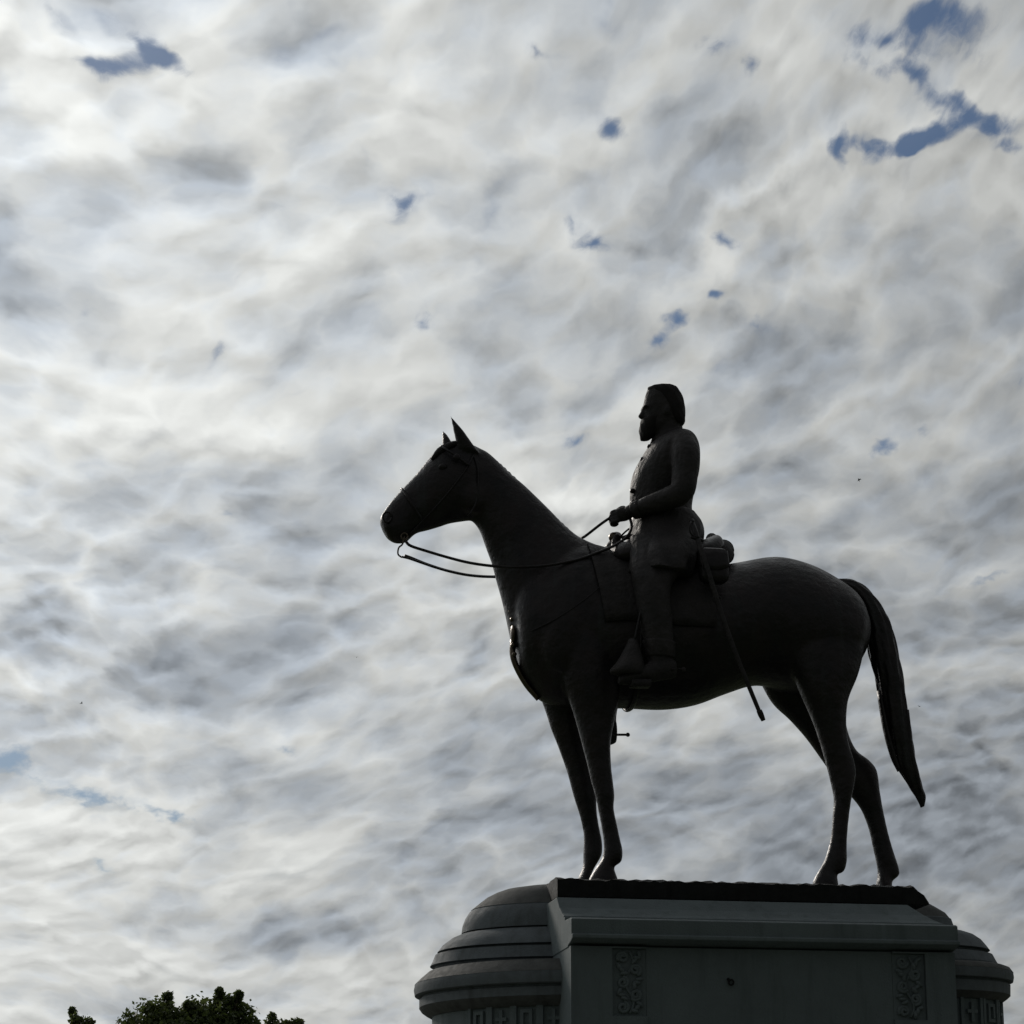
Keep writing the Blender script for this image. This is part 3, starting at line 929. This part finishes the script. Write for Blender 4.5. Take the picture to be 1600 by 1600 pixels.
# near hand: palm, four fingers closed on the reins, thumb laid along the top
def hand(palm, dirx, curl, thumb_up):
    """palm centre, unit vector along the knuckles' pointing direction, across vector"""
    parts = []
    d = Vector(dirx).normalized()
    across = Vector(curl).normalized()
    nrm = d.cross(across).normalized()
    parts.append(tube([palm - d * .14, palm - d * .03, palm + d * .07], [.075, .10, .085], 12, 4, 0.62))
    for i in range(4):
        o = palm + d * .09 + across * (.078 - .052 * i)
        ln = (.085, .10, .093, .07)[i]
        parts.append(tube([o - d * .06, o + d * ln * .55, o + d * ln * .75 + nrm * ln * .8, o + d * ln * .1 + nrm * ln * 1.25, o - d * ln * .45 + nrm * ln * .95], [.03, .030, .028, .026, .020], 8, 4))
    t0 = palm - d * .04 + across * .09
    parts.append(tube([t0, t0 + d * .07 + across * .035 + nrm * .03, t0 + d * .14 + across * .02 + nrm * .06, t0 + d * .18 - across * .005 + nrm * .075], [.034, .031, .028, .018], 8, 4))
    return join(*parts)


HN = at(972, 804, -.22)
HF = at(1036, 858, .78)
hand_n = hand(HN, (-.92, .25, -.25), (0.1, .25, .96), 1)
hand_f = hand(HF, (-.45, .1, -.9), (-.9, 0, .35), 1)
leg_n = lp([(984, 838, 1082, 850, .30, -.38), (984, 868, 1072, 884, .27, -.66), (986, 895, 1052, 910, .22, -.86), (992, 925, 1047, 930, .20, -.94), (999, 966, 1050, 970, .185, -.98), (1006, 1002, 1052, 1006, .155, -.99),
            (1011, 1026, 1051, 1028, .12, -.99), (1013, 1040, 1053, 1044, .115, -.99)], n=22)
foot_n = lp([(1056, 1034, 1056, 1058, .08), (1046, 1028, 1047, 1061, .11), (1022, 1032, 1024, 1065, .125), (1000, 1042, 1001, 1068, .135), (980, 1050, 980, 1070, .12), (966, 1057, 966, 1069, .07)], -1.0, n=18)
leg_f = lp([(962, 850, 1055, 860, .30, .38), (955, 885, 1040, 895, .27, .66), (950, 920, 1015, 925, .22, .86), (950, 960, 1002, 960, .20, .94), (948, 1010, 998, 1010, .185, .98), (944, 1060, 984, 1062, .155, .99),
            (934, 1100, 966, 1104, .125, .99), (928, 1124, 962, 1132, .115, .99)], n=22)
foot_f = lp([(963, 1128, 963, 1160, .08), (954, 1124, 955, 1164, .11), (932, 1128, 932, 1166, .125), (908, 1140, 908, 1168, .135), (890, 1150, 890, 1168, .10)], 1.0, n=18)
rider = fuse('rider', join(torso, neckr, headr, nose, brow, *earsr, arm_n, arm_f, hand_n, hand_f, leg_n, foot_n, leg_f, foot_f), 0.014, M_BRONZE_COAT, stat, 3)

hairp = join(lp([(1026, 601.8, 1043, 601.8, .05), (1014, 605, 1055, 604.5, .14), (1012, 612, 1063, 614, .185), (1020, 628, 1068.5, 630, .20), (1030, 642, 1069.5, 646, .20), (1040, 654, 1070, 658, .18), (1050, 663, 1068, 664, .14)], n=36,
             groove=lambda a, t: .03 * math.sin(a * 9 + t * 2.4) + .02 * math.sin(a * 17 - t * 1.3)))
link('hair', mesh('hair', hairp), M_BEARD, rider)
beard = lp([(1002, 656, 1034, 652, .165), (1000, 664, 1032, 664, .165), (999, 673, 1028, 674, .14), (1000, 682, 1022, 682, .105), (1001, 688, 1014, 688, .05)], n=30, groove=lambda a, t: .045 * math.sin(a * 9 + t * 3))
link('beard', mesh('beard', beard), M_BEARD, rider)
collar = lp([(1016, 692, 1066, 675, .20), (1019, 684, 1066, 668, .185)], n=26)
link('collar', mesh('collar', collar), M_BRONZE_COAT, rider)
belt = lp([(987, 814, 1084, 813, .46), (988, 805, 1083, 804, .44)], n=36)
link('belt', mesh('belt', belt), M_BRONZE, rider)
skirt = lp([(988, 808, 1083, 806, .42, 0), (985, 826, 1094, 826, .54, 0), (979, 850, 1093, 850, .66, 0), (967, 880, 1081, 884, .95, 0), (961, 904, 1070, 913, 1.07, 0), (959, 913, 1066, 922, 1.10, 0)], n=44, power=2.6,
           groove=lambda a, t: .009 * t * math.sin(a * 11 + t) + .006 * t * math.sin(a * 23 - t))
link('coat_skirt', mesh('coat_skirt', skirt), M_BRONZE_COAT, rider)
btn = [(1014, 698), (1003, 718), (999, 730), (995, 754), (987, 767), (992, 772), (988, 785), (996, 741)]
for (x, y) in btn:
    link('button', mesh('button', ball(at(x + 1, y, -.12), (.036, .04, .036), 10, 6)), M_BRONZE, rider)
cuff = tube([at(1002, 794, -.41), at(990, 798, -.335)], [.125, .12], 18, 3)
link('cuff', mesh('cuff', cuff), M_BRONZE_COAT, rider)
for (rows, y) in (([(1004, 1000, 1054, 1004, .175), (1008, 1016, 1055, 1018, .165), (1010, 1026, 1054, 1029, .14)], -.99), ([(942, 1060, 986, 1062, .175), (936, 1080, 978, 1084, .16), (932, 1096, 970, 1100, .14)], .99)):
    link('boot_top', mesh('boot_top', lp(rows, y, n=28, groove=lambda a, t: .05 * math.sin(a * 8 + t * 3))), M_BRONZE_COAT, rider)
link('spur', mesh('spur', join(tube([at(1050, 1046, -1.12), at(1058, 1045, -1.0), at(1050, 1046, -.88)], .016, 6, 4), tube([at(1057, 1045, -1.0), at(1068, 1046, -1.0)], .014, 6, 3), ball(at(1068, 1046, -1.0), (.035, .01, .035), 10, 6))), M_BRONZE, rider)
link('spur', mesh('spur', join(tube([at(955, 1149, 1.12), at(966, 1148, 1.0), at(955, 1149, .88)], .016, 6, 4), tube([at(964, 1148, 1.0), at(981, 1148, 1.0)], .018, 6, 3), ball(at(981, 1148, 1.0), (.03, .01, .03), 10, 6))), M_BRONZE, rider)

# ---- saddle, cloth and tack
saddle = join(lp([(944, 866, 948, 900, .40), (952, 856, 958, 905, .52), (968, 852, 975, 905, .62), (1000, 862, 1000, 905, .72), (1050, 866, 1050, 905, .74), (1090, 850, 1090, 905, .70), (1112, 840, 1112, 900, .56), (1122, 846, 1120, 892, .40)], n=32),
              lp([(945, 853, 951, 868, .10), (952, 844, 960, 866, .11), (957, 833, 966, 852, .09), (962, 830, 968, 842, .06)], n=14),
              tube([at(960, 850, -.18), at(963, 838, -.10), at(966, 838, .1), at(962, 850, .18)], .05, 10, 4),
              tube([at(972, 842, -.12), at(984, 838, -.18), at(996, 842, -.22)], .04, 8, 4))
sad = fuse('saddle', saddle, 0.02, M_BRONZE, stat, 4)
link('pommel_glint', mesh('pommel_glint', ball(at(959, 840, -.10), (.07, .05, .075), 12, 8)), M_TACK, sad)  # bright metal knob added so the pommel shows its lit glint
link('saddle_strap', mesh('saddle_strap', tube([at(983, 826, -.2), at(976, 832, -.16), at(969, 839, -.12)], .014, 6, 4)), M_BRONZE, sad)
roll = join(tube([at(1132, 874, -.62), at(1131, 866, -.4), at(1130, 859, 0), at(1125, 864, .4), at(1122, 872, .62)], [.07, .125, .13, .125, .07], 18, 5),
            tube([at(1114, 846, -.3), at(1112, 842, 0), at(1114, 846, .3)], [.07, .08, .07], 12, 4))
rl = link('blanket_roll', mesh('blanket_roll', roll), M_BEARD, stat)
for yy in (-.38, .0, .38):
    c = at(1131 if yy < .1 else 1125, 859 if abs(yy) < .1 else 866, yy)
    link('roll_strap', mesh('roll_strap', tube([c + Vector((.13 * math.cos(a), 0, .13 * math.sin(a))) for a in [i * PI / 6 for i in range(13)]], .014, 6, 2)), M_BRONZE, rl)
for s in (-1, 1):
    c = at(1115, 888, -.9)
    c.y = s * .90
    b = link('saddlebag', mesh('saddlebag', loft([(c + Vector((-.15, 0, .26)), c + Vector((.13, 0, .26)), .05), (c + Vector((-.19, 0, .2)), c + Vector((.17, 0, .2)), .10), (c + Vector((-.19, 0, -.12)), c + Vector((.19, 0, -.12)), .12), (c + Vector((-.12, 0, -.2)), c + Vector((.13, 0, -.2)), .07)], n=24, power=3.5)), M_BRONZE, stat)
    link('bag_flap', mesh('bag_flap', loft([(c + Vector((-.2, s * .04, .22)), c + Vector((.18, s * .04, .22)), .08), (c + Vector((-.2, s * .05, .02)), c + Vector((.19, s * .05, .02)), .10), (c + Vector((-.1, s * .05, -.05)), c + Vector((.1, s * .05, -.05)), .085)], n=20, power=3.0)), M_BRONZE, b)


def cloth():
    """saddle cloth lying over the back, hanging to mid flank"""
    V, F = [], []
    nu, nv = 22, 30
    tops = [Vector((x, y, 0)) for x, y in ((890, 850), (932, 858), (980, 874), (1040, 888), (1100, 888))]
    bots = [Vector((x, y, 0)) for x, y in ((893, 1106), (935, 1107), (980, 1106), (1036, 1108), (1088, 1101))]
    wid = [.68, .72, .78, .84, .85]
    for off in (.035, .012):
        for i in range(nu + 1):
            for j in range(nv + 1):
                s = -1 + 2 * j / nv
                a = abs(s)
                u0 = .55 + .75 * max(0, a - .45) ** 1.3          # the front edge slants back as it falls
                u1 = 4.06 - .05 * a
                t = u0 + (u1 - u0) * i / nu
                tp, bp, w = catmull(tops, t), catmull(bots, t), catmull(wid, t)
                tw, bw = at(tp.x, tp.y, 0), at(bp.x, bp.y, 0)
                c, h = (tw + bw) / 2, (tw - bw) / 2
                th = s * R(95 - 4 * math.sin(i / nu * PI))
                V.append(c + h * math.cos(th) * (1 + off / h.length) + Vector((0, (w + off + .01) * math.sin(th), 0)))
    n1 = (nu + 1) * (nv + 1)
    for i in range(nu):
        for j in range(nv):
            a = i * (nv + 1) + j
            q = (a, a + nv + 1, a + nv + 2, a + 1)
            F += [q, tuple(k + n1 for k in q[::-1])]
    loop = [i * (nv + 1) for i in range(nu + 1)] + [nu * (nv + 1) + j for j in range(1, nv + 1)] + [i * (nv + 1) + nv for i in range(nu - 1, -1, -1)] + [j for j in range(nv - 1, 0, -1)]
    for i in range(len(loop)):
        a, b = loop[i], loop[(i + 1) % len(loop)]
        F.append((a, b, b + n1, a + n1))
    return V, F


link('saddle_cloth', mesh('saddle_cloth', cloth()), M_BRONZE_COAT, stat)
# stirrup leathers and hooded stirrups
hood = loft([(at(983, 998, -1.02), at(995, 998, -1.02), .03), (at(972, 1020, -1.03), at(1002, 1020, -1.03), .10), (at(962, 1036, -1.03), at(1006, 1036, -1.03), .16), (at(953, 1047, -1.03), at(1008, 1050, -1.03), .17), (at(955, 1052, -1.03), at(1006, 1056, -1.03), .15)], n=20)
st_n = link('stirrup', mesh('stirrup', join(hood, box(at(988, 1070, -1.12), at(1012, 1067, -.9)))), M_BRONZE_COAT, stat)
link('stirrup_leather', mesh('stirrup_leather', tube([at(1020, 905, -.92), at(1003, 950, -1.02), at(991, 1002, -1.04)], .018, 8, 5)), M_BRONZE, st_n)
hoodf = loft([(at(905, 1100, 1.02), at(917, 1100, 1.02), .03), (at(892, 1130, 1.03), at(922, 1130, 1.03), .12), (at(884, 1152, 1.03), at(930, 1158, 1.03), .17), (at(886, 1160, 1.03), at(926, 1164, 1.03), .15)], n=20)
st_f = link('stirrup', mesh('stirrup', hoodf), M_BRONZE_COAT, stat)
link('stirrup_leather', mesh('stirrup_leather', tube([at(965, 910, .92), at(930, 1000, 1.12), at(911, 1100, 1.06)], .03, 8, 5)), M_BRONZE, st_f)
# girth
gp = []
for k in range(25):
    a = 2 * PI * k / 24
    tw, bw = at(985, 876, 0), at(985, 1107, 0)
    c, h = (tw + bw) / 2, (tw - bw) / 2
    gp.append(c + h * math.cos(a) * 1.01 + Vector((0, .80 * math.sin(a), 0)))
link('girth', mesh('girth', tube(gp, .045, 8, 2, 0.5)), M_BRONZE, stat)
# breast strap with a medallion at the chest
bs = []
for (x, y, yy) in ((950, 905, -.76), (915, 935, -.74), (872, 965, -.66), (832, 985, -.52), (810, 990, -.34)):
    bs.append(snap(x, y, yy, .004))
cpt = at(801, 990, 0) + Vector((-.02, 0, 0))
half = bs + [cpt]
mir = [Vector((p.x, -p.y, p.z)) for p in bs[::-1]]
bc = link('breast_strap', mesh('breast_strap', tube(half + mir, .008, 8, 4)), M_BRONZE, stat)
link('medallion', mesh('medallion', ball(at(803, 990, -.10) + Vector((-.01, 0, 0)), (.04, .09, .13), 14, 8)), M_TACK, bc)
link('martingale', mesh('martingale', tube([at(802, 1000, -.05), at(801, 1022, -.07), at(808, 1044, -.07), at(823, 1070, -.06), at(842, 1092, -.04)], .04, 8, 4)), M_TACK, bc)
for (x, y, yy) in ((803, 968, -.14), (804, 1008, -.13), (806, 1022, -.12), (800, 955, -.11)):
    link('stud', mesh('stud', ball(at(x, y, yy) + Vector((-.02, 0, 0)), .034, 8, 6)), M_TACK, bc)
# bridle
br = link('bridle', mesh('bridle', join(
    *[tube([snap(x, y, s * .3, .008) for x, y in ((742, 706), (733, 725), (718, 747), (700, 770), (680, 792), (662, 810), (642, 830))], .014, 8, 4) for s in (-1, 1)],
    tube([at(733, 728, -.262), at(712, 712, -.292), at(692, 699, -.2), at(689, 697, 0), at(692, 699, .2), at(712, 712, .292), at(733, 728, .262)], .016, 8, 4),
    tube([at(660, 812, -.22), at(642, 785, -.225), at(630, 766, -.14), at(627, 764, 0), at(630, 766, .14), at(642, 785, .225), at(660, 812, .22)], .016, 8, 4),
    *[tube([snap(x, y, s * .3, .008) for x, y in ((742, 708), (748, 730), (748, 755), (744, 785), (732, 806))], .013, 8, 4) for s in (-1, 1)])), M_BRONZE, stat)
for s in (-1, 1):
    link('bit', mesh('bit', join(tube([at(632, 838, s * .18), at(629, 850, s * .19), at(623, 856, s * .19), at(622, 866, s * .19), at(628, 871, s * .19)], .012, 6, 4),
                                 tube([at(632 + 5 * math.cos(a), 838 + 5 * math.sin(a), s * .185) for a in [i * PI / 4 for i in range(9)]], .012, 6, 2))), M_TACK, br)
    link('button_rosette', mesh('button_rosette', ball(at(714, 714, s * .30), (.05, .02, .05), 12, 6)), M_BRONZE, br)
# reins
def rein(pts, r=.019):
    link('rein', mesh('rein', tube([at(*p) for p in pts], r, 8, 6)), M_BRONZE, stat)


rein([(634, 846, -.19), (642, 853, -.20), (668, 861.5, -.22), (700, 871, -.27), (732, 879, -.33), (766, 884, -.40), (800, 886, -.46), (850, 884, -.50), (900, 875, -.50), (932, 864, -.48), (950, 857, -.45), (966, 849, -.38), (980, 838, -.31), (987, 824, -.28), (984, 808, -.26)])
rein([(632, 868, .19), (642, 871.5, .20), (668, 882, .25), (700, 892, .31), (735, 899, .38), (775, 901, .46), (815, 896, .52), (850, 880, .50), (880, 858, .36), (905, 842, .14), (914, 838, .0), (940, 818, -.12), (968, 799, -.22)])
rein([(628, 870, -.19), (640, 873, -.14), (660, 880, -.05), (684, 888, .06), (712, 895, .16), (740, 899.5, .28), (775, 902, .42), (800, 902, .5)], .014)
# sabre
sab = [at(*p) for p in ((1090, 842, -.92), (1100, 872, -1.02), (1113, 914, -1.08), (1128, 962, -1.10), (1142, 1001, -1.10), (1155, 1035, -1.08), (1172, 1077, -1.06), (1191, 1123, -1.04))]
sb = link('sabre', mesh('sabre', tube(sab, [.035, .037, .036, .035, .033, .031, .029, .027], 10, 5, 0.7)), M_BRONZE_COAT, stat)
link('scabbard_tip', mesh('scabbard_tip', tube([at(1186, 1110, -1.045), at(1189, 1117, -1.04), at(1193, 1126, -1.04)], [.036, .038, .028], 10, 3)), M_BRONZE, sb)
h0 = at(1090, 842, -.92)
hd = (h0 - at(1100, 872, -1.02)).normalized()
link('hilt', mesh('hilt', join(tube([h0, h0 + hd * .12, h0 + hd * .26], [.032, .036, .03], 10, 4), ball(h0 + hd * .27, .042, 10, 8),
                               tube([h0 + Vector((-.02, 0, 0)), h0 + Vector((-.10, -.02, .08)), h0 + Vector((-.10, -.02, .2)), h0 + hd * .26], .012, 6, 5),
                               tube([h0 + Vector((-.09, 0, .02)), h0 + Vector((.07, 0, -.02))], .02, 8, 3))), M_BRONZE, sb)
for (x, y, yy) in ((1104, 884, -1.03), (1120, 936, -1.09)):
    link('scabbard_ring', mesh('scabbard_ring', tube([at(x, y, yy) + Vector((.05 * math.cos(a), 0, .05 * math.sin(a))) for a in [i * PI / 5 for i in range(11)]], .010, 6, 2)), M_BRONZE, sb)


# ------------------------------------------------------------------ trees far behind
def tree(px, py_top, lobes, dist, label, seed):
    """lobes: (x, y, r) crown clumps in photo pixels at that distance"""
    rnd = random.Random(seed)
    Y = CAM_POS.y + dist
    k = dist / FPX * 1.02
    base = at(px, 1600, Y)
    base.z = 0
    t = empty('broadleaf_tree', base, label, 'tree', 'trees behind the monument')
    top = at(px, py_top, Y)
    V, F = [], []
    cents = []
    for (x, y, r) in lobes:
        c = at(x, y, Y)
        c.y += rnd.uniform(-1, 1) * .5
        cents.append((c, r * k))
    # lower crown that runs out of the frame
    wid = max(abs(c.x - base.x) + r for c, r in cents)
    lowest = min(c.z for c, r in cents)
    for q in range(16):
        a = rnd.uniform(0, 2 * PI)
        rr = wid * rnd.uniform(.2, .8)
        cents.append((Vector((base.x + rr * math.cos(a), base.y + rr * math.sin(a), rnd.uniform(.42, .95) * lowest)), wid * rnd.uniform(.3, .5)))
    for c, r in cents:
        n = int(min(2600, max(150, 900 * r * r)))
        for i in range(n):
            d = Vector((rnd.gauss(0, 1), rnd.gauss(0, 1), rnd.gauss(0, 1))).normalized()
            p = c + d * r * (rnd.random() ** .45) * rnd.uniform(.75, 1.12)
            s = rnd.uniform(.06, .145)
            a = Vector((rnd.gauss(0, 1), rnd.gauss(0, 1), rnd.gauss(0, .7))).normalized()
            b = a.cross(Vector((rnd.gauss(0, 1), rnd.gauss(0, 1), rnd.gauss(0, 1)))).normalized()
            i0 = len(V)
            V += [p - a * s, p + b * s * .55, p + a * s, p - b * s * .55]
            F.append((i0, i0 + 1, i0 + 2, i0 + 3))
    me = bpy.data.meshes.new('crown')
    me.from_pydata([tuple(v) for v in V], [], F)
    link('crown', me, M_LEAF, t, smooth=False)
    # trunk and limbs
    H = top.z
    tr = [tube([base, base + Vector((.1, 0, H * .25)), base + Vector((-.1, .1, H * .55)), Vector((top.x, top.y, H * .9))], [H * .035, H * .027, H * .018, .03], 10, 4)]
    for c, r in cents[:len(lobes)] + cents[len(lobes)::2]:
        s = base + Vector((0, 0, H * rnd.uniform(.3, .55)))
        tr.append(tube([s, s.lerp(c, .5) + Vector((0, 0, -.2)), c], [.13, .08, .025], 7, 3))
    link('trunk', mesh('trunk', join(*tr)), M_BARK, t)
    return t


tree(300, 1550, [(240, 1600, 42), (205, 1598, 22), (258, 1572, 15), (262, 1558, 9), (232, 1578, 11), (315, 1598, 44), (345, 1575, 22), (343, 1556, 10), (342, 1549, 6), (365, 1565, 13), (372, 1556, 7), (380, 1590, 26), (305, 1577, 14), (293, 1572, 8), (395, 1600, 15), (270, 1614, 40), (290, 1602, 28), (352, 1600, 34), (222, 1612, 30), (328, 1585, 20), (255, 1588, 22), (375, 1580, 16), (356, 1566, 10), (298, 1586, 14)], 105,
     'large dark leafy tree rising highest at the lower left', 21)
tree(118, 1574, [(113, 1582, 7), (118, 1596, 12), (130, 1602, 15), (112, 1576, 4), (140, 1600, 8)], 120, 'small leafy treetop just showing at the far left edge', 22)
tree(445, 1580, [(424, 1594, 11), (426, 1586, 6), (440, 1604, 14), (462, 1600, 10), (470, 1597, 6), (450, 1602, 9)], 130, 'low leafy treetop right of the large tree, left of the pedestal', 23)


# ------------------------------------------------------------------ birds
def bird(px, py, dist, size, rot, lift, label):
    c = CAM_POS + ray(px, py).normalized() * dist
    b = empty('bird', c, label, 'bird', 'distant birds')
    rm = Matrix.Rotation(rot[2], 3, 'Z') @ Matrix.Rotation(rot[1], 3, 'Y') @ Matrix.Rotation(rot[0], 3, 'X')

    def T(vf):
        return [c + rm @ (Vector(v) * size) for v in vf[0]], vf[1]
    body = tube([(-.5, 0, 0), (-.38, 0, .02), (-.1, 0, 0), (.25, 0, 0), (.5, 0, .01)], [.02, .07, .11, .07, .03], 8, 3)
    link('body', mesh('body', T(body)), M_BIRD, b)
    for s in (-1, 1):
        w = loft([((-.2, 0, .02), (.12, 0, .02), .01), ((-.22, s * .35, .02 + lift * .3), (.1, s * .35, .02 + lift * .3), .015), ((-.05, s * .75, .02 + lift * .5), (.15, s * .75, .02 + lift * .5), .01), ((.15, s * 1.0, lift * .5), (.18, s * 1.0, lift * .5), .005)], n=8, sub=2)
        # give the wing thickness upwards instead of sideways
        wv_ = [Vector((v.x, v.y, v.z + .012 * math.sin(i))) for i, v in enumerate(w[0])]
        link('wing', mesh('wing', T((wv_, w[1]))), M_BIRD, b)


bird(1342, 750, 150, .22, (R(75), R(60), R(20)), .3, 'tiny dark bird in the grey cloud above the horse rump')
bird(1436.5, 1104, 150, .13, (R(10), 0, R(120)), .5, 'tiny bird beside the horse tail, lowest on the right')
bird(127, 1099, 150, .19, (R(8), R(5), R(200)), .5, 'tiny dark bird low over the left side')
bird(557, 1027, 150, .13, (R(10), 0, R(60)), .5, 'tiny bird between the left edge and the horse chest')
